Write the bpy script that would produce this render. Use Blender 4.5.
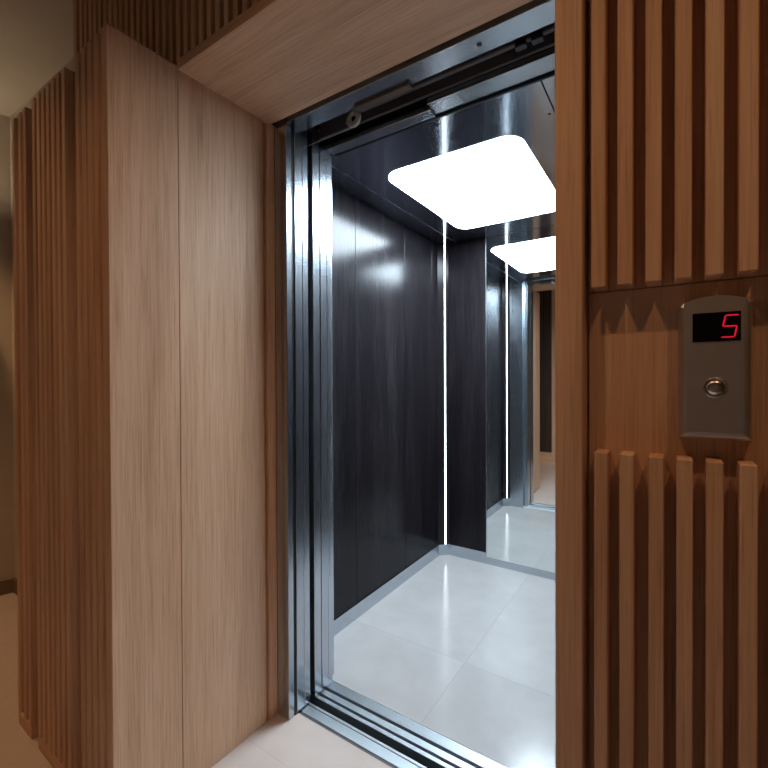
import bpy, bmesh, math, random
from mathutils import Vector, Matrix
random.seed(5)
for o in list(bpy.data.objects):
    bpy.data.objects.remove(o)
scene = bpy.context.scene
COL = scene.collection

# ------------------------------------------------------------------ camera
FPX, CX, CY, CAM_H = 434.0, 384.0, 381.0, 1.25
yaw, pitch, roll = math.atan(288 / 434), math.radians(.45), math.radians(.23)
F0 = Vector((-math.sin(yaw), math.cos(yaw), 0)); R0 = Vector((math.cos(yaw), math.sin(yaw), 0)); U0 = Vector((0, 0, 1))
Fw = F0 * math.cos(pitch) - U0 * math.sin(pitch)
U1 = U0 * math.cos(pitch) + F0 * math.sin(pitch)
Rt = R0 * math.cos(roll) - U1 * math.sin(roll)
Up = U1 * math.cos(roll) + R0 * math.sin(roll)
cam_d = bpy.data.cameras.new('camera')
cam = bpy.data.objects.new('camera', cam_d); COL.objects.link(cam)
m = Matrix((Rt, Up, -Fw)).transposed().to_4x4(); m.translation = (0, 0, CAM_H)
cam.matrix_world = m
cam_d.sensor_width = 36; cam_d.lens = 36 * FPX / 768
cam_d.shift_x = 0; cam_d.shift_y = (CY - 384) / 768
cam_d.clip_start = .02
scene.camera = cam

# ------------------------------------------------------------------ world, exposure, hall lights
w = bpy.data.worlds.new('world'); scene.world = w; w.use_nodes = True
w.node_tree.nodes['Background'].inputs[0].default_value = (.9, .8, .7, 1)
w.node_tree.nodes['Background'].inputs[1].default_value = 0.0
vs = scene.view_settings
vs.view_transform = 'Standard'; vs.look = 'None'; vs.gamma = 1; vs.use_curve_mapping = False
vs.exposure = 0.2
WARM = (1.0, .56, .28)
DOWNLIGHTS = [(.49, .0, 17, 120), (-.57, .0, 17, 120), (-1.75, .1, 11, 84), (-2.95, .25, 60, 84)]   # x, y, watts, beam; last two added to light the left floor
CEIL = 2.78
for (x, y, p, beam) in DOWNLIGHTS:
    ld = bpy.data.lights.new('downlight_lamp', 'SPOT')
    ld.energy = p; ld.color = WARM; ld.spot_size = math.radians(beam); ld.spot_blend = .8; ld.shadow_soft_size = .022
    lo = bpy.data.objects.new('downlight_lamp', ld); COL.objects.link(lo)
    lo.location = (x, y, CEIL - .012)
pd = bpy.data.lights.new('added_uplight_bulb', 'POINT'); pd.energy = 2.2; pd.color = (1, .80, .58); pd.shadow_soft_size = .03  # unseen uplight, added to brighten the hall ceiling at the left
pl = bpy.data.objects.new('added_uplight_bulb', pd); COL.objects.link(pl); pl.location = (-3.14, .38, 2.17)
LIGHT_PANEL = 35.0     # emission of the lift's ceiling light
LED_STRIP = 14.0

# ------------------------------------------------------------------ materials
def mat(name):
    m = bpy.data.materials.new(name); m.use_nodes = True
    return m, m.node_tree.nodes, m.node_tree.links, m.node_tree.nodes['Principled BSDF']

def plain(name, col, rough=.5, metal=0., emit=None, estr=0., spec=.5):
    m, N, L, b = mat(name)
    b.inputs['Base Color'].default_value = (*col, 1); b.inputs['Roughness'].default_value = rough
    b.inputs['Metallic'].default_value = metal; b.inputs['Specular IOR Level'].default_value = spec
    if emit:
        b.inputs['Emission Color'].default_value = (*emit, 1); b.inputs['Emission Strength'].default_value = estr
    return m

def coords(N, L, scale, rnd=True):
    tc = N.new('ShaderNodeTexCoord'); src = tc.outputs['Object']
    if rnd:
        oi = N.new('ShaderNodeObjectInfo'); mu = N.new('ShaderNodeMath'); mu.operation = 'MULTIPLY'; mu.inputs[1].default_value = 37.0
        L.new(oi.outputs['Random'], mu.inputs[0])
        ad = N.new('ShaderNodeVectorMath'); ad.operation = 'ADD'
        L.new(src, ad.inputs[0]); L.new(mu.outputs[0], ad.inputs[1]); src = ad.outputs[0]
    mp = N.new('ShaderNodeMapping'); mp.inputs['Scale'].default_value = scale
    L.new(src, mp.inputs[0]); return mp.outputs[0]

def ramp(N, stops):
    r = N.new('ShaderNodeValToRGB'); el = r.color_ramp.elements
    el[0].position, el[0].color = stops[0][0], (*stops[0][1], 1)
    el[1].position, el[1].color = stops[-1][0], (*stops[-1][1], 1)
    for p, c in stops[1:-1]:
        e = el.new(p); e.color = (*c, 1)
    return r

def wood(name, axis, dark, mid, light, rough=.5, fine=.42, coat=0., coat_rough=.1, bump=.12, spec=.35):
    m, N, L, b = mat(name)
    def sc(a, c): s = [a, a, a]; s['xyz'.index(axis)] = c; return s
    n1 = N.new('ShaderNodeTexNoise'); n1.inputs['Scale'].default_value = 1; n1.inputs['Detail'].default_value = 5; n1.inputs['Distortion'].default_value = .6
    L.new(coords(N, L, sc(9, .7)), n1.inputs['Vector'])
    n2 = N.new('ShaderNodeTexNoise'); n2.inputs['Scale'].default_value = 1; n2.inputs['Detail'].default_value = 4; n2.inputs['Roughness'].default_value = .65
    L.new(coords(N, L, sc(190, 4.5)), n2.inputs['Vector'])
    n3 = N.new('ShaderNodeTexNoise'); n3.inputs['Scale'].default_value = 1; n3.inputs['Detail'].default_value = 2
    L.new(coords(N, L, sc(330, 7)), n3.inputs['Vector'])
    a1 = N.new('ShaderNodeMix'); a1.inputs[0].default_value = fine
    L.new(n1.outputs[0], a1.inputs[2]); L.new(n2.outputs[0], a1.inputs[3])
    r = ramp(N, [(.34, dark), (.50, mid), (.64, light)])
    L.new(a1.outputs[0], r.inputs[0])
    pr = ramp(N, [(.30, (.72, .68, .64)), (.42, (1, 1, 1))])
    L.new(n3.outputs[0], pr.inputs[0])
    mx = N.new('ShaderNodeMix'); mx.data_type = 'RGBA'; mx.blend_type = 'MULTIPLY'; mx.inputs[0].default_value = .65
    L.new(r.outputs[0], mx.inputs[6]); L.new(pr.outputs[0], mx.inputs[7]); L.new(mx.outputs[2], b.inputs['Base Color'])
    b.inputs['Roughness'].default_value = rough; b.inputs['Specular IOR Level'].default_value = spec
    if coat: b.inputs['Coat Weight'].default_value = coat; b.inputs['Coat Roughness'].default_value = coat_rough
    if bump:
        bp = N.new('ShaderNodeBump'); bp.inputs['Strength'].default_value = bump; bp.inputs['Distance'].default_value = .001
        L.new(n2.outputs[0], bp.inputs['Height']); L.new(bp.outputs[0], b.inputs['Normal'])
    return m

def steel(name, axis, col=(.53, .575, .63), rough=.24, tone=.03):
    """satin brushed metal: broad, faint tone bands along `axis`"""
    m, N, L, b = mat(name)
    s = [26, 26, 26]; s['xyz'.index(axis)] = .6
    n = N.new('ShaderNodeTexNoise'); n.inputs['Scale'].default_value = 1; n.inputs['Detail'].default_value = 1
    L.new(coords(N, L, s), n.inputs['Vector'])
    r = ramp(N, [(.3, tuple(c * (1 - tone) for c in col)), (.7, tuple(c * (1 + tone) for c in col))])
    L.new(n.outputs[0], r.inputs[0]); L.new(r.outputs[0], b.inputs['Base Color'])
    b.inputs['Roughness'].default_value = rough; b.inputs['Metallic'].default_value = 1
    return m

def stone(name, c1, c2, rough=.2, spec=.5, scale=2.2, bump=.03):
    m, N, L, b = mat(name)
    v = coords(N, L, (scale, scale, scale))
    n = N.new('ShaderNodeTexNoise'); n.inputs['Scale'].default_value = 1.6; n.inputs['Detail'].default_value = 9; n.inputs['Roughness'].default_value = .62; n.inputs['Distortion'].default_value = .25
    L.new(v, n.inputs['Vector'])
    r = ramp(N, [(.3, c1), (.7, c2)]); L.new(n.outputs[0], r.inputs[0]); L.new(r.outputs[0], b.inputs['Base Color'])
    n2 = N.new('ShaderNodeTexNoise'); n2.inputs['Scale'].default_value = 14; n2.inputs['Detail'].default_value = 6
    L.new(v, n2.inputs['Vector'])
    mr = N.new('ShaderNodeMapRange'); mr.inputs[1].default_value = .3; mr.inputs[2].default_value = .7; mr.inputs[3].default_value = rough * .7; mr.inputs[4].default_value = rough * 1.3
    L.new(n2.outputs[0], mr.inputs[0]); L.new(mr.outputs[0], b.inputs['Roughness'])
    b.inputs['Specular IOR Level'].default_value = spec
    bp = N.new('ShaderNodeBump'); bp.inputs['Strength'].default_value = bump; bp.inputs['Distance'].default_value = .004
    L.new(n2.outputs[0], bp.inputs['Height']); L.new(bp.outputs[0], b.inputs['Normal'])
    return m

def plaster(name, c1, c2):
    m, N, L, b = mat(name)
    n = N.new('ShaderNodeTexNoise'); n.inputs['Scale'].default_value = 1; n.inputs['Detail'].default_value = 6
    L.new(coords(N, L, (5, 5, 5), False), n.inputs['Vector'])
    r = ramp(N, [(.3, c1), (.7, c2)]); L.new(n.outputs[0], r.inputs[0]); L.new(r.outputs[0], b.inputs['Base Color'])
    b.inputs['Roughness'].default_value = .85; b.inputs['Specular IOR Level'].default_value = .2
    return m

OAK = dict(dark=(.51, .295, .175), mid=(.70, .445, .285), light=(.81, .56, .385))
OAK_UNLIT = dict(dark=(.045, .026, .018), mid=(.07, .042, .028), light=(.10, .062, .042))  # oak darkened in colour to stand for unlit slats across the hall
M = {}
M['oak_z'] = wood('oak_upright_grain', 'z', **OAK)
M['oak_unlit'] = wood('unlit_oak_upright_grain', 'z', **OAK_UNLIT)
M['oak_x'] = wood('oak_level_grain', 'x', **OAK)
M['ebony'] = wood('dark_wenge_laminate', 'z', (.006, .0056, .0068), (.0115, .0096, .0115), (.021, .0175, .0195), rough=.20, fine=.55, bump=0, spec=.17)
M['steel_z'] = steel('brushed_steel_upright', 'z')
M['steel_x'] = steel('brushed_steel_along_door', 'x')
M['steel_y'] = steel('brushed_steel_along_depth', 'y')
M['ceil_steel'] = steel('satin_steel_ceiling', 'y', col=(.47, .53, .61), rough=.11, tone=.01)
M['alu_x'] = steel('aluminium_sill', 'x', col=(.66, .72, .76), rough=.34, tone=.06)
M['panel_steel'] = steel('call_panel_steel', 'z', col=(.60, .56, .54), rough=.46)
M['chrome'] = plain('polished_chrome', (.75, .74, .72), .10, 1)
M['mirror'] = plain('mirror_glass', (.86, .90, .90), .005, 1)
M['edge'] = plain('mirror_edge', (.55, .58, .6), .3, 1)
M['black'] = plain('plain_black', (.008, .009, .012), .45)
M['matte_black'] = plain('matte_black_finish', (.006, .006, .008), .9, spec=.05)
M['dark_metal'] = plain('dark_rail_metal', (.085, .078, .08), .5, .25)
M['grey_zinc'] = plain('zinc_plate', (.34, .33, .32), .45, .85)
M['nylon'] = plain('grey_nylon', (.40, .385, .35), .5)
M['shaft'] = plain('shaft_lining', (.022, .022, .026), .8)
M['tile_car'] = stone('polished_pale_tile', (.36, .347, .34), (.42, .407, .40), rough=.17, spec=.5, bump=.02)
M['tile_hall'] = stone('matt_pale_tile', (.48, .41, .365), (.56, .485, .44), rough=.42, spec=.35, bump=.02)
M['grout'] = plain('tile_grout', (.50, .49, .48), .5)
M['paint'] = plaster('beige_wall_paint', (.50, .45, .38), (.55, .50, .42))
M['paint_ceiling'] = plaster('beige_ceiling_paint', (.60, .57, .50), (.64, .61, .54))
M['paint_dark'] = plaster('brown_wall_paint', (.13, .095, .07), (.16, .12, .09))  # for unseen hall walls, kept dark to cut bounced light
M['skirt'] = plain('brown_skirting', (.20, .14, .10), .5)
M['light'] = plain('light_diffuser', (.9, .9, .9), .4, emit=(.745, .885, 1.0), estr=LIGHT_PANEL)
M['led'] = plain('led_diffuser', (.9, .9, .9), .4, emit=(.84, .93, 1.0), estr=LED_STRIP)
M['lens'] = plain('downlight_lens', (.9, .8, .7), .4, emit=(1, .7, .42), estr=6)
M['screen'] = plain('black_display_glass', (.003, .003, .004), .3, spec=.15)
M['digit'] = plain('red_digit', (.25, .0, .01), .4, emit=(1.0, .012, .045), estr=.55)
M['white_ring'] = plain('downlight_rim', (.7, .68, .64), .5)

# ------------------------------------------------------------------ mesh helpers
def link(name, me, material, parent=None, loc=(0, 0, 0), rot=(0, 0, 0)):
    o = bpy.data.objects.new(name, me); COL.objects.link(o)
    if material is not None and not me.materials: me.materials.append(material)
    o.location = loc; o.rotation_euler = rot
    if parent is not None: o.parent = parent
    return o

def tag(o, label=None, cat=None, group=None, kind=None):
    if label: o['label'] = label
    if cat: o['category'] = cat
    if group: o['group'] = group
    if kind: o['kind'] = kind
    return o

def thing(name, label, cat, loc=(0, 0, 0), rz=0, group=None):
    o = bpy.data.objects.new(name, None); COL.objects.link(o)
    o.empty_display_size = .05; o.location = loc; o.rotation_euler = (0, 0, rz)
    return tag(o, label, cat, group)

def box_bm(x0, x1, y0, y1, z0, z1, bevel=0., seg=1):
    bm = bmesh.new()
    v = [bm.verts.new(p) for p in ((x0, y0, z0), (x1, y0, z0), (x1, y1, z0), (x0, y1, z0), (x0, y0, z1), (x1, y0, z1), (x1, y1, z1), (x0, y1, z1))]
    for f in ((0, 3, 2, 1), (4, 5, 6, 7), (0, 1, 5, 4), (1, 2, 6, 5), (2, 3, 7, 6), (3, 0, 4, 7)):
        bm.faces.new([v[i] for i in f])
    if bevel:
        bmesh.ops.bevel(bm, geom=bm.edges[:], offset=bevel, segments=seg, affect='EDGES', profile=.5)
    return bm

def to_mesh(name, bm, smooth=False):
    me = bpy.data.meshes.new(name); bmesh.ops.recalc_face_normals(bm, faces=bm.faces[:]); bm.to_mesh(me); bm.free()
    if smooth:
        for p in me.polygons: p.use_smooth = True
    return me

def box(name, x0, x1, y0, y1, z0, z1, material, parent=None, bevel=0.0012, seg=1):
    """box in the parent's frame; origin at the centre of its base"""
    cx, cy = (x0 + x1) / 2, (y0 + y1) / 2
    bm = box_bm(x0 - cx, x1 - cx, y0 - cy, y1 - cy, 0, z1 - z0, bevel, seg)
    return link(name, to_mesh(name, bm), material, parent, (cx, cy, z0))

def prism(name, pts, z0, z1, material, parent=None, bevel=0., loc=(0, 0, 0), rot=(0, 0, 0), seg=2):
    """outline in XY, extruded in Z"""
    bm = bmesh.new()
    lo = [bm.verts.new((x, y, z0)) for x, y in pts]; hi = [bm.verts.new((x, y, z1)) for x, y in pts]
    n = len(pts)
    bm.faces.new(lo[::-1]); top = bm.faces.new(hi)
    for i in range(n): bm.faces.new((lo[i], lo[(i + 1) % n], hi[(i + 1) % n], hi[i]))
    if bevel: bmesh.ops.bevel(bm, geom=list(top.edges), offset=bevel, segments=seg, affect='EDGES', profile=.5)
    return link(name, to_mesh(name, bm), material, parent, loc, rot)

def round_rect(hx, hy, r, n=10):
    pts = []
    for cx, cy, a0 in ((hx - r, hy - r, 0), (-hx + r, hy - r, 90), (-hx + r, -hy + r, 180), (hx - r, -hy + r, 270)):
        for i in range(n + 1):
            a = math.radians(a0 + 90 * i / n); pts.append((cx + r * math.cos(a), cy + r * math.sin(a)))
    return pts

def lathe(name, prof, material, parent=None, loc=(0, 0, 0), rot=(0, 0, 0), n=32):
    """profile (radius, height) turned about Z"""
    bm = bmesh.new(); rings = []
    for r, z in prof:
        rings.append([bm.verts.new((r * math.cos(2 * math.pi * i / n), r * math.sin(2 * math.pi * i / n), z)) for i in range(n)] if r > 1e-6 else [bm.verts.new((0, 0, z))])
    for a, b in zip(rings, rings[1:]):
        for i in range(n):
            j = (i + 1) % n
            if len(a) == 1: bm.faces.new((a[0], b[i], b[j]))
            elif len(b) == 1: bm.faces.new((a[i], a[j], b[0]))
            else: bm.faces.new((a[i], a[j], b[j], b[i]))
    return link(name, to_mesh(name, bm, True), material, parent, loc, rot)

def rod(name, p, q, r, material, parent=None, n=8):
    p, q = Vector(p), Vector(q); d = q - p
    bm = bmesh.new(); bmesh.ops.create_cone(bm, cap_ends=True, segments=n, radius1=r, radius2=r, depth=d.length)
    bm.transform(d.to_track_quat('Z', 'Y').to_matrix().to_4x4())
    return link(name, to_mesh(name, bm, True), material, parent, (p + q) / 2)

_slat = {}
def slat(x, wd, y0, y1, z0, z1, parent, material=None):
    """upright slat, left edge x; alike slats share a mesh"""
    key = (round(wd, 4), round(y1 - y0, 4), round(z1 - z0, 4))
    if key not in _slat:
        me = to_mesh('slat', box_bm(-wd / 2, wd / 2, 0, y1 - y0, 0, z1 - z0, .0014)); me.materials.append(material or M['oak_z']); _slat[key] = me
    return link('slat', _slat[key], None, parent, (x + wd / 2, y0, z0))

# ================================================================== THE HALL
TH = .8
fl = tag(box('floor', -3.5, 1.6, -.95, 1.162, -.06, -.006, M['grout'], bevel=0), kind='structure')
tx0, ty0 = -2.96 - TH, -.62 - TH
_tile = {}
i = 0
while tx0 + i * TH < 1.6:
    j = 0
    while ty0 + j * TH < 1.162:
        a0, a1 = max(-3.5, tx0 + i * TH), min(1.6, tx0 + (i + 1) * TH)
        b0, b1 = max(-.95, ty0 + j * TH), min(1.162, ty0 + (j + 1) * TH)
        if a1 - a0 > .01 and b1 - b0 > .01:
            t = box('tile', a0 + .00015, a1 - .00015, b0 + .00015, b1 - .00015, -.006, 0, M['tile_hall'], None, .00015)
            t.parent = fl; t.matrix_parent_inverse = Matrix.Translation(-Vector(fl.location))
        j += 1
    i += 1
tag(box('ceiling', -3.7, 1.7, -1.05, 1.2, CEIL, CEIL + .1, M['paint_ceiling'], bevel=0), kind='structure')
tag(box('wall_right', 1.6, 1.7, -1.05, .9, 0, CEIL, M['paint_dark'], bevel=0), kind='structure')
# the far left wall stands at an angle
LA = math.radians(-13)
wl = box('wall_left', -.1, 0, -2.1, .0, 0, CEIL, M['paint'], bevel=0); wl.location = (0, 0, 0)
me = to_mesh('wall_left', box_bm(-.1, 0, -2.1, .05, 0, CEIL)); me.materials.append(M['paint']); wl.data = me
wl.location = (-3.225, .917, 0); wl.rotation_euler = (0, 0, LA); tag(wl, kind='structure')
bl = box('baseboard_left', 0, .012, -2.1, 0, 0, .085, M['skirt'], bevel=.002)
bl.data.transform(Matrix.Translation((.006, -1.05, 0))); bl.location = (-3.225, .917, 0); bl.rotation_euler = (0, 0, LA); tag(bl, kind='structure')
tag(box('wall_front', -3.4, -1.94, .917, 1.0, 0, CEIL, M['paint'], bevel=0), kind='structure')
tag(box('baseboard_front', -3.215, -1.95, .905, .917, 0, .085, M['skirt'], bevel=.002), kind='structure')
tag(box('wall_back', -3.8, 1.7, -1.05, -.95, 0, CEIL, M['paint_dark'], bevel=0), kind='structure')

# opposite wall: slatted oak, shade put into its dark slats, seen in the mirror
op = thing('slatted_panel', 'dark slatted wood panel across the hall, seen reflected in the mirror', 'wall panel', (-1.9, -.95, 0))
box('backing', -.5, .47, 0, .012, .065, CEIL - .002, M['oak_unlit'], op)
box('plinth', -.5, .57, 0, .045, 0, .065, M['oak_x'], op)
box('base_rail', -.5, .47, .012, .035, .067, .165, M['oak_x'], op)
for k in range(25): slat(-.49 + k * .0382, .021, .012, .04, .167, CEIL - .002, op, M['oak_unlit'])
box('post', .47, .57, 0, .05, .067, CEIL - .002, M['oak_z'], op)

# ---------------------------------------------------------------- left slatted units and the wooden reveal (stand 1.2 degrees askew)
AS = math.radians(-1.2); PO = (-1.237, .554, 0); PTOP = 2.184
DEP = .17
def left_unit(label, x0, x1, starts, wd=.0225, extra=None):
    t = thing('slatted_panel', label, 'wall panel', PO, AS, 'narrow slatted oak units left of the lift')
    box('backing', x0, x1, .022, DEP, .0, PTOP, M['oak_z'], t, .0015)
    box('plinth', x0, x1, 0, .0215, 0, .045, M['oak_x'], t, .0015)
    for s in starts: slat(s, wd, 0, .0215, .0455, PTOP, t)
    return t
left_unit('narrowest slatted oak unit with three slats at the far left', -.742, -.612, [-.742, -.684, -.6345])
left_unit('slatted oak unit with seven slats, middle one left of the lift', -.547, -.278, [-.547 + k * .0411 for k in range(7)])
left_unit('slatted oak unit with four slats next to the smooth oak reveal', -.2, -.038, [-.2, -.1595, -.119, -.0785])
rv = thing('reveal_panel', 'tall smooth oak reveal boards lining the left side of the lift opening', 'wall panel', PO, AS)
box('board', -.0365, 0, 0, .194, 0, PTOP, M['oak_z'], rv, .0015)
box('board', -.022, 0, .1955, .511, 0, 2.181, M['oak_z'], rv, .001)
box('groove_strip', -.03, -.016, .511, .527, 0, 2.181, M['oak_z'], rv, 0)
box('edge_strip', -.03, .001, .527, .566, 0, 2.181, M['oak_z'], rv, .001)

# ---------------------------------------------------------------- portal soffit, post and the slatted wall around them
SY = .748                                             # front plane of the portal
so = thing('soffit_panel', 'smooth oak soffit board above the lift opening', 'wall panel', (-.7, SY, 2.175))
box('board', -.536, .5395, .0, .352, 0, .03, M['oak_x'], so, .0012)
po = thing('door_post', 'upright oak post at the right edge of the lift opening', 'post', (-.16, SY, 0))
box('front_board', 0, .0415, 0, .05, 0, 2.2055, M['oak_z'], po, .0015)
box('side_board', 0, .02, .0505, .37, 0, 2.174, M['oak_z'], po, .001)
box('end_board', -.06, -.0005, .352, .367, 0, 2.174, M['oak_z'], po, .001)

YF, YB = .755, .795
N_UP = 47; x_first, x_last = -1.901, -.1453
up = thing('slatted_panel', 'dim slatted oak panelling above the smooth soffit and left units', 'wall panel', (0, 0, 0))
box('backing', -1.955, -1.262, YB, .815, 2.0, CEIL - .002, M['oak_z'], up, 0)
box('backing', -1.2615, -.1165, YB, .815, 2.2065, CEIL - .002, M['oak_z'], up, 0)
box('end_board', -1.955, -1.926, YF, YB, 2.0, CEIL - .002, M['oak_z'], up)
pitch_up = (x_last - x_first) / (N_UP - 1)
for k in range(N_UP):
    x = x_first + k * pitch_up
    slat(x, .0205, YF, YB, 2.0 if x < -1.26 else 2.2065, CEIL - .002, up)

UPX = [-.1072, -.0702, -.0333, .0030, .0388, .0753]; LOX = [-.1030, -.0676, -.0290, .0056, .0402, .0765]
for k in range(15): UPX.append(.0753 + .0365 * (k + 1)); LOX.append(.0765 + .0365 * (k + 1))
XR = UPX[-1] + .035
ru = thing('slatted_panel', 'slatted oak panel above the call panel right of the lift', 'wall panel', (0, 0, 0))
box('backing', -.1155, XR, YB, .815, 1.390, CEIL - .002, M['oak_z'], ru, .0008)
for x in UPX: slat(x, .0205, YF, YB, 1.3905, CEIL - .002, ru)
rm = tag(box('smooth_board', -.1155, XR, YB, .815, 0, 1.3885, M['oak_z'], bevel=.0008), 'smooth oak board the steel call panel is mounted on', 'wall panel')
rl = thing('slatted_panel', 'slatted oak panel below the call panel right of the lift', 'wall panel', (0, 0, 0))
for x in LOX: slat(x, .0195, YF, YB - .0002, 0, 1.131, rl)
tag(box('wall_front_right', XR, 1.6, .76, .9, 0, CEIL, M['paint'], bevel=0), kind='structure')

# ================================================================== LIFT ENTRANCE
XL, XRD = -1.158, -.222              # clear opening
HZ = 2.169
fr = thing('door_frame', 'brushed steel landing door frame around the lift opening', 'door frame', (XL, 1.116, 0))
box('jamb', -.062, -.003, 0, .026, 0, HZ + .08, M['steel_z'], fr, .0012)
box('jamb', XRD - XL + .003, XRD - XL + .05, 0.0035, .075, 0, HZ + .08, M['steel_z'], fr, .0012)
hd = box('header', .001, XRD - XL + .0025, 0, .074, HZ, HZ + .09, M['steel_x'], fr, .0012)
sc = lathe('screw', [(.0, .0), (.007, .0), (.007, -.0015), (.0, -.0025)], M['black'], fr, (-.444 - XL, .034, HZ - .0003))

# door mechanism in the slot above the doors
dm = thing('door_operator', 'dark door track with rails inside the slot above the lift doors', 'door track', (XL, 1.19, HZ))
Wd = XRD - XL
box('cover', 0.002, Wd, .001, .111, .085, .095, M['dark_metal'], dm, 0)
box('back_plate', 0.002, Wd, .10, .112, .02, .0845, M['dark_metal'], dm)
box('rail', .235, Wd, .045, .062, .022, .038, M['dark_metal'], dm, .003)
box('rail', .235, Wd, .030, .072, .045, .0845, M['dark_metal'], dm, .003)
rb = box('track', .262, .478, -.018, .006, -.0085, -.0005, M['dark_metal'], dm, .001)
for k in range(4): box('rib', -.107, .107, -.0105 + k * .006, -.0078 + k * .006, -.003, 0, M['grey_zinc'], rb, .0008)
rl_ = lathe('roller', [(.013, -.007), (.026, -.007), (.030, -.004), (.0285, 0), (.030, .004), (.026, .007), (.013, .007), (.012, 0), (.013, -.007)], M['nylon'], dm, (.222, .034, -.006), (math.pi / 2, 0, 0))
lathe('hub', [(0, -.005), (.007, -.005), (.0085, -.003), (.0085, .003), (0, .004)], M['matte_black'], rl_, n=16)
box('arm', .17, .222, .042, .048, -.003, .04, M['dark_metal'], dm, .002)
rod('cable', (.223, .034, -.036), (.004, .034, -.036), .0012, M['grey_zinc'], dm)
for x in (.79, .835): box('bracket', x, x + .03, .03, .052, .0, .02, M['black'], dm, .002)
ch = thing('car_header', 'narrow bright steel header of the lift car above the sill', 'header', (XL, 1.304, HZ))
box('plate', .471, Wd, 0, .07, 0, .02, M['steel_x'], ch, .001)
box('gap_shade', .0, Wd, .0705, .0845, -.003, .05, M['matte_black'], ch, .001)  # matte black strip for the shade in the gap before the ceiling
box('bar', .002, .4695, .022, .07, -.008, .012, M['steel_x'], ch, .001)

# sliding leaves parked in the left pocket
def leaf(name, label, y0, y1, parts=True):
    t = thing(name, label, 'lift door', (XL, y0, 0), 0, 'sliding lift door leaves parked open on the left')
    box('leaf', -.44, 0, 0, y1 - y0, .006, HZ + .05, M['steel_z'], t, .0015)
    return t
lf = leaf('landing_door_leaf', 'front steel lift door leaf, nearest the oak strip on the left', 1.155, 1.1938)
leaf('landing_door_leaf', 'second steel lift door leaf from the oak strip', 1.1948, 1.2245)
leaf('car_door_leaf', 'third steel lift door leaf, behind the wide dark gap', 1.2505, 1.2895)
cl = leaf('car_door_leaf', 'rearmost steel lift door leaf with a perforated sensor strip', 1.2935, 1.3565)
ss = box('sensor_strip', -.0002, .0012, .038, .058, .02, HZ - .02, M['steel_z'], cl, .0003)
bm = bmesh.new()
for k in range(150):
    z = .45 + k * .0075
    vv = [bm.verts.new((.0014, .048 + .0022 * math.cos(a * math.pi / 3), z + .0022 * math.sin(a * math.pi / 3))) for a in range(6)]
    bm.faces.new(vv)
tag(link('perforation', to_mesh('perforation', bm), M['black'], cl), kind='stuff')
tag(box('wall_shaft_left', -1.66, -1.6, 1.13, 1.37, -.1, HZ + .13, M['shaft'], bevel=0), kind='structure')
tag(box('trim_jamb_gap_shade', -1.22, XL - .004, 1.1435, 1.1545, 0, HZ + .05, M['black'], bevel=0), kind='structure')  # black fill standing for the shade in the gap behind the jamb
tag(box('trim_leaf_gap_shade', -1.3, XL - .03, 1.2255, 1.2495, 0, HZ + .05, M['shaft'], bevel=0), kind='structure')  # dark fill for the unlit shaft between landing and car leaves

# sills
ls = thing('landing_sill', 'bright aluminium landing sill at the edge of the hall floor', 'sill', (XL, 1.163, 0))
box('joint_shade', -.0, Wd, 0, .010, -.04, -.002, M['dark_metal'], ls, .001)  # dark strip standing for the shadow joint along the floor edge
box('bar', -.44, Wd, .0105, .043, -.04, .0, M['alu_x'], ls, .001)
box('groove', -.44, Wd, .0432, .051, -.04, -.003, M['alu_x'], ls, 0)
box('lip', -.44, Wd, .0512, .062, -.04, .0, M['alu_x'], ls, .001)
cs = thing('car_sill', 'grooved aluminium sill at the edge of the lift floor', 'sill', (XL, 1.257, 0))
box('bar', -.44, Wd, 0, .016, -.04, 0, M['alu_x'], cs, .001)
box('bar', -.44, Wd, .027, .053, -.04, 0, M['alu_x'], cs, .001)
tp = box('tread', -.44, Wd, .066, .108, -.04, 0, M['alu_x'], cs, .001)
for k in range(5): box('ridge', -(Wd + .44) / 2, (Wd + .44) / 2, -.017 + k * .0075, -.014 + k * .0075, .04, .0408, M['alu_x'], tp, .0003)
for y0, y1 in ((.0162, .0268), (.0532, .0658)): box('groove', -.44, Wd, y0, y1, -.04, -.016, M['black'], cs, 0)
tag(box('trim_shaft_floor', -1.6, XRD, 1.2255, 1.2565, -.12, -.10, M['shaft'], bevel=0), kind='structure')

# ================================================================== LIFT CAR
CXL, CXR, CY0, CYB, CZ = -1.366, -.23, 1.40, 2.796, 2.262
cf = tag(box('floor_lift', CXL - .02, CXR + .02, 1.3655, CYB + .02, -.06, -.006, M['grout'], bevel=0), kind='structure')
xs = [CXL - .02, -.754, CXR + .02]; ys = [1.366, 1.768, CYB + .02]
for i in range(2):
    for j in range(2):
        t = box('tile', xs[i] + .0002, xs[i + 1] - .0002, ys[j] + .0002, ys[j + 1] - .0002, -.006, 0, M['tile_car'], None, .0002)
        t.parent = cf; t.matrix_parent_inverse = Matrix.Translation(-Vector(cf.location))
BB = .075
PZ = 2.177    # underside of the lift's ceiling
CH = .057     # chamfered corners
def child(o, p):
    o.parent = p; o.matrix_parent_inverse = Matrix.Translation(-Vector(p.location)); return o
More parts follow.
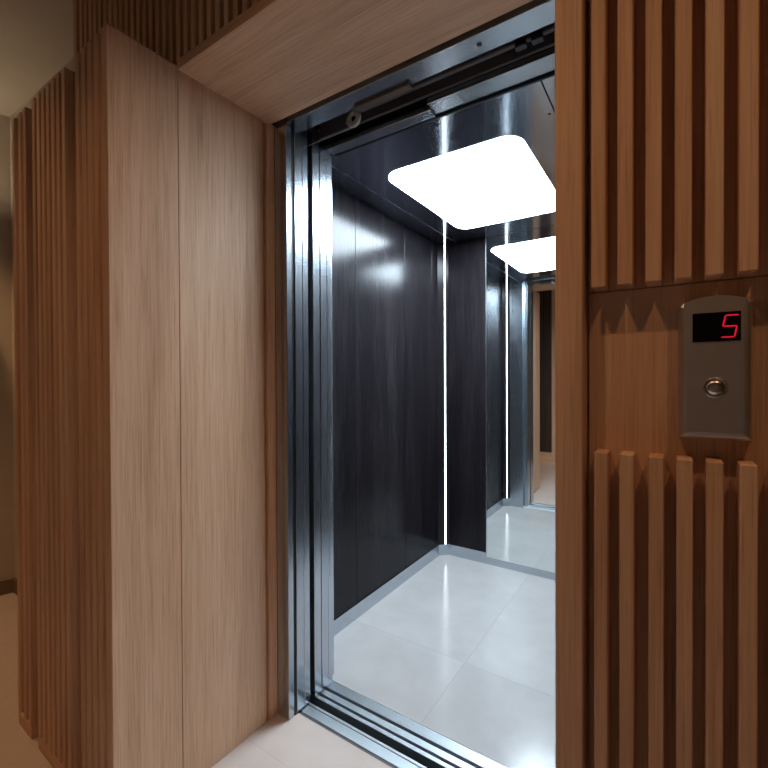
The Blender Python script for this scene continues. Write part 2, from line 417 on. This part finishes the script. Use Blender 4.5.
# left wall and its laminate panels
wL = tag(box('wall_lift_left', CXL - .05, CXL - .014, CY0 - .04, CYB + .05, 0, CZ, M['shaft'], bevel=0), kind='structure')
for a, b in ((CY0 + CH, 1.794), (1.796, 2.291), (2.293, 2.653), (2.655, CYB - CH)):
    child(box('panel', CXL - .0135, CXL, a, b, BB, CZ, M['ebony'], None, .0012), wL)
wR = tag(box('wall_lift_right', CXR + .014, CXR + .05, CY0 - .04, CYB + .05, 0, CZ, M['shaft'], bevel=0), kind='structure')
for a, b in ((CY0 + CH, 1.794), (1.796, 2.291), (2.293, 2.653), (2.655, CYB - CH)):
    child(box('panel', CXR, CXR + .0135, a, b, BB, CZ, M['ebony'], None, .0012), wR)
wB = tag(box('wall_lift_rear', CXL - .05, CXR + .05, CYB + .014, CYB + .05, 0, CZ, M['shaft'], bevel=0), kind='structure')
MX0, MX1 = -1.036, -.58
for a, b in ((CXL + CH, MX0 - .001), (MX0 + .001, MX1 - .001), (MX1 + .001, CXR - CH)):
    child(box('panel', a, b, CYB, CYB + .0135, BB, CZ, M['ebony'], None, .0012), wB)
wF = tag(box('wall_lift_front', CXL - .05, XL - .03, 1.372, CY0, 0, CZ, M['steel_z'], bevel=0), kind='structure')
tag(box('wall_lift_front_right', XRD + .002, CXR + .05, 1.372, CY0, 0, CZ, M['steel_z'], bevel=0), kind='structure')
tag(box('wall_lift_transom', XL, XRD, 1.389, CY0, HZ + .0, CZ, M['black'], bevel=0), kind='structure')
# brushed steel skirting
def skirting(name, pts, hgt=BB):
    tag(prism(name, pts, 0, hgt, M['steel_x'], bevel=0), kind='structure')
sk = .006
skirting('baseboard_lift_left', [(CXL - .013, CY0 + CH), (CXL + sk, CY0 + CH), (CXL + sk, CYB - CH), (CXL - .013, CYB - CH)])
skirting('baseboard_lift_right', [(CXR - sk, CY0 + CH), (CXR + .013, CY0 + CH), (CXR + .013, CYB - CH), (CXR - sk, CYB - CH)])
for nm, a, b, hgt in (('baseboard_lift_rear_left', CXL + CH, -1.0375, BB), ('baseboard_lift_rear', -1.037, -.579, .044), ('baseboard_lift_rear_right', -.5785, CXR - CH, BB)):
    skirting(nm, [(a, CYB - sk), (b, CYB - sk), (b, CYB + .013), (a, CYB + .013)], hgt)
# chamfered corner posts with LED strips
def corner(px, py, ang, label, trim, off):
    """px,py: corner of the car; ang: direction into the car"""
    c, s = math.cos(ang), math.sin(ang)
    L_ = CH * math.sqrt(2) / 2
    post = tag(box('trim_%d' % trim, -L_, L_, -.02, -.0, 0, BB, M['steel_x'], bevel=0), kind='structure')
    d = L_                                           # distance from corner to the chamfer face
    loc = Vector((px + c * d, py + s * d, 0))
    post.location = loc; post.rotation_euler = (0, 0, ang - math.pi / 2)
    post.data.transform(Matrix.Translation((0, -.01 + .004, 0)))
    t = thing('led_strip', label, 'light strip', loc, ang - math.pi / 2, 'upright LED strips in the corners of the lift car')
    box('profile', -L_, off - .0047, -.02, .0, BB, PZ - .002, M['ebony'], t, .001)
    box('profile', off + .0047, L_, -.02, .0, BB, PZ - .002, M['ebony'], t, .001)
    box('diffuser', off - .0042, off + .0042, -.018, -.006, BB + .002, PZ - .003, M['led'], t, .001)
corner(CXL, CYB, math.radians(-45), 'white LED strip in the rear left corner of the lift car', 1, -0.015)
corner(CXL, CY0, math.radians(45), 'white LED strip in the front left corner of the lift car, seen in the mirror', 2, 0.01)
corner(CXR, CYB, math.radians(-135), 'white LED strip in the rear right corner of the lift car', 3, 0.015)
corner(CXR, CY0, math.radians(135), 'white LED strip in the front right corner of the lift car', 4, -0.01)
# mirror
mi = thing('wall_mirror', 'tall frameless mirror on the rear wall of the lift', 'mirror', ((MX0 + MX1) / 2, CYB - .0045, 0))
hw = (MX1 - MX0) / 2
box('glass', -hw + .004, hw - .004, -.001, .004, .045, 2.176, M['mirror'], mi, 0)
for s in (-1, 1): box('edge_trim', s * (hw - .002) - .002, s * (hw - .002) + .002, -.0015, .0045, .045, 2.176, M['edge'], mi, .0004)
# ceiling
tag(box('ceiling_lift', CXL - .05, CXR + .05, CY0 - .03, CYB + .05, CZ, CZ + .03, M['steel_y'], bevel=0), kind='structure')
cp = thing('ceiling_panel', 'satin steel suspended ceiling panel of the lift car', 'ceiling panel', (-.792, 2.09, PZ))
box('sheet', -.449, .449, -.694, .698, 0, .03, M['ceil_steel'], cp, .002)
box('joint_trim', -.4512, -.4488, -.694, .698, -.0006, .02, M['edge'], cp, .0003)
box('side_sheet', -.572, -.4515, -.694, .698, 0, .03, M['ceil_steel'], cp, .0008)
box('side_sheet', .4515, .560, -.694, .698, 0, .03, M['ceil_steel'], cp, .0008)
for x, y in ((-.431, -.485), (.431, -.485), (-.431, .6), (.431, .6)):
    lathe('screw', [(0, -.001), (.004, -.001), (.005, 0)], M['black'], cp, (x, y, -.0002), n=12)
lp = thing('ceiling_light', 'large glowing white rounded rectangle light in the lift ceiling', 'light', (-.7965, 2.104, PZ))
prism('diffuser', round_rect(.3105, .444, .08), -.004, -.0005, M['light'], lp)

# ================================================================== CALL PANEL
PX, PZc = .050, 1.1605
ca = thing('call_panel', 'steel lift call panel with red digit display and round button', 'call panel', (PX, YB - .0005, PZc))
hw, hh = .0422, .1985
pts = [(-hw, .0), (hw, .0), (hw, hh - .006)]
for k in range(1, 12):
    a = k / 12; x = hw - 2 * hw * a
    pts.append((x, hh - .006 + .010 * (1 - (x / hw) ** 2)))
pts.append((-hw, hh - .006))
# outline lies in XZ, thickness towards the viewer (-Y)
prism('body', pts, 0, .030, M['panel_steel'], ca, bevel=.010, rot=(math.pi / 2, 0, 0), seg=4)
FY = -.030
dsp = box('display', -.0255, .0285, FY - .0012, FY + .002, .1385, .179, M['screen'], ca, .0004)
DC = Vector((.0015, (2 * FY + .0008) / 2, .134))
def seg(p, q, wdt=.0019):
    # points in display fractions (0..1 across, 0..1 up)
    P = Vector((-.027 + .054 * p[0], 0, .0405 * p[1])); Q = Vector((-.027 + .054 * q[0], 0, .0405 * q[1]))
    d = (Q - P); n = Vector((-d.z, 0, d.x)).normalized() * wdt / 2
    u = d.normalized() * wdt * .45
    o2 = [P - u, P + n, Q + n, Q + u, Q - n, P - n]
    bm = bmesh.new()
    a = [bm.verts.new((v.x, -.0020, v.z)) for v in o2]; b = [bm.verts.new((v.x, -.0022, v.z)) for v in o2]
    bm.faces.new(a); bm.faces.new(b[::-1])
    for i in range(6): bm.faces.new((a[i], a[(i + 1) % 6], b[(i + 1) % 6], b[i]))
    link('digit_segment', to_mesh('digit_segment', bm), M['digit'], dsp)
TL, TR, ML, MR, BL, BR = (.69, .87), (.955, .87), (.635, .50), (.92, .50), (.60, .13), (.87, .13)
for p, q in ((TL, TR), (TL, ML), (ML, MR), (MR, BR), (BL, BR)):
    d = Vector(q) - Vector(p); p2 = Vector(p) + d * .06; q2 = Vector(q) - d * .06
    seg(p2, q2)
bt = lathe('button', [(.0145, 0), (.0145, .0016), (.0125, .0022), (.0118, .0004), (.0112, .0004), (.0108, .0018), (.006, .0036), (0, .0041)], M['chrome'], ca, (.0008, FY, .0735), (math.pi / 2, 0, 0))

# ================================================================== DOWNLIGHTS in the hall ceiling
names = ['right of the camera', 'over the lift opening', 'left of the lift opening, added to light the hall', 'at the far left end, added to light the floor']
for (x, y, p, beam), nm in zip(DOWNLIGHTS, names):
    t = thing('ceiling_downlight', 'round recessed warm downlight in the hall ceiling ' + nm, 'light', (x, y, CEIL), 0, 'warm downlights in the hall ceiling')
    lathe('rim', [(.034, -.0005), (.035, -.006), (.046, -.004), (.048, -.0005)], M['white_ring'], t)
    lathe('lens', [(0, -.001), (.0345, -.001), (.0345, -.0005)], M['lens'], t)

# uplight added on the left wall, out of the frame, to brighten the ceiling
wsn = thing('added_uplight', 'added bowl shaped uplight, out of view on the angled left hall wall', 'light', (-3.325, .48, 2.13), LA - math.pi / 2)
box('bracket', -.02, .02, 0, .12, .0, .03, M['white_ring'], wsn)
lathe('bowl', [(.0, -.05), (.05, -.04), (.09, 0), (.1, .04), (.096, .04), (.086, .002), (.048, -.036), (0, -.045)], M['white_ring'], wsn, (0, .2, .02))
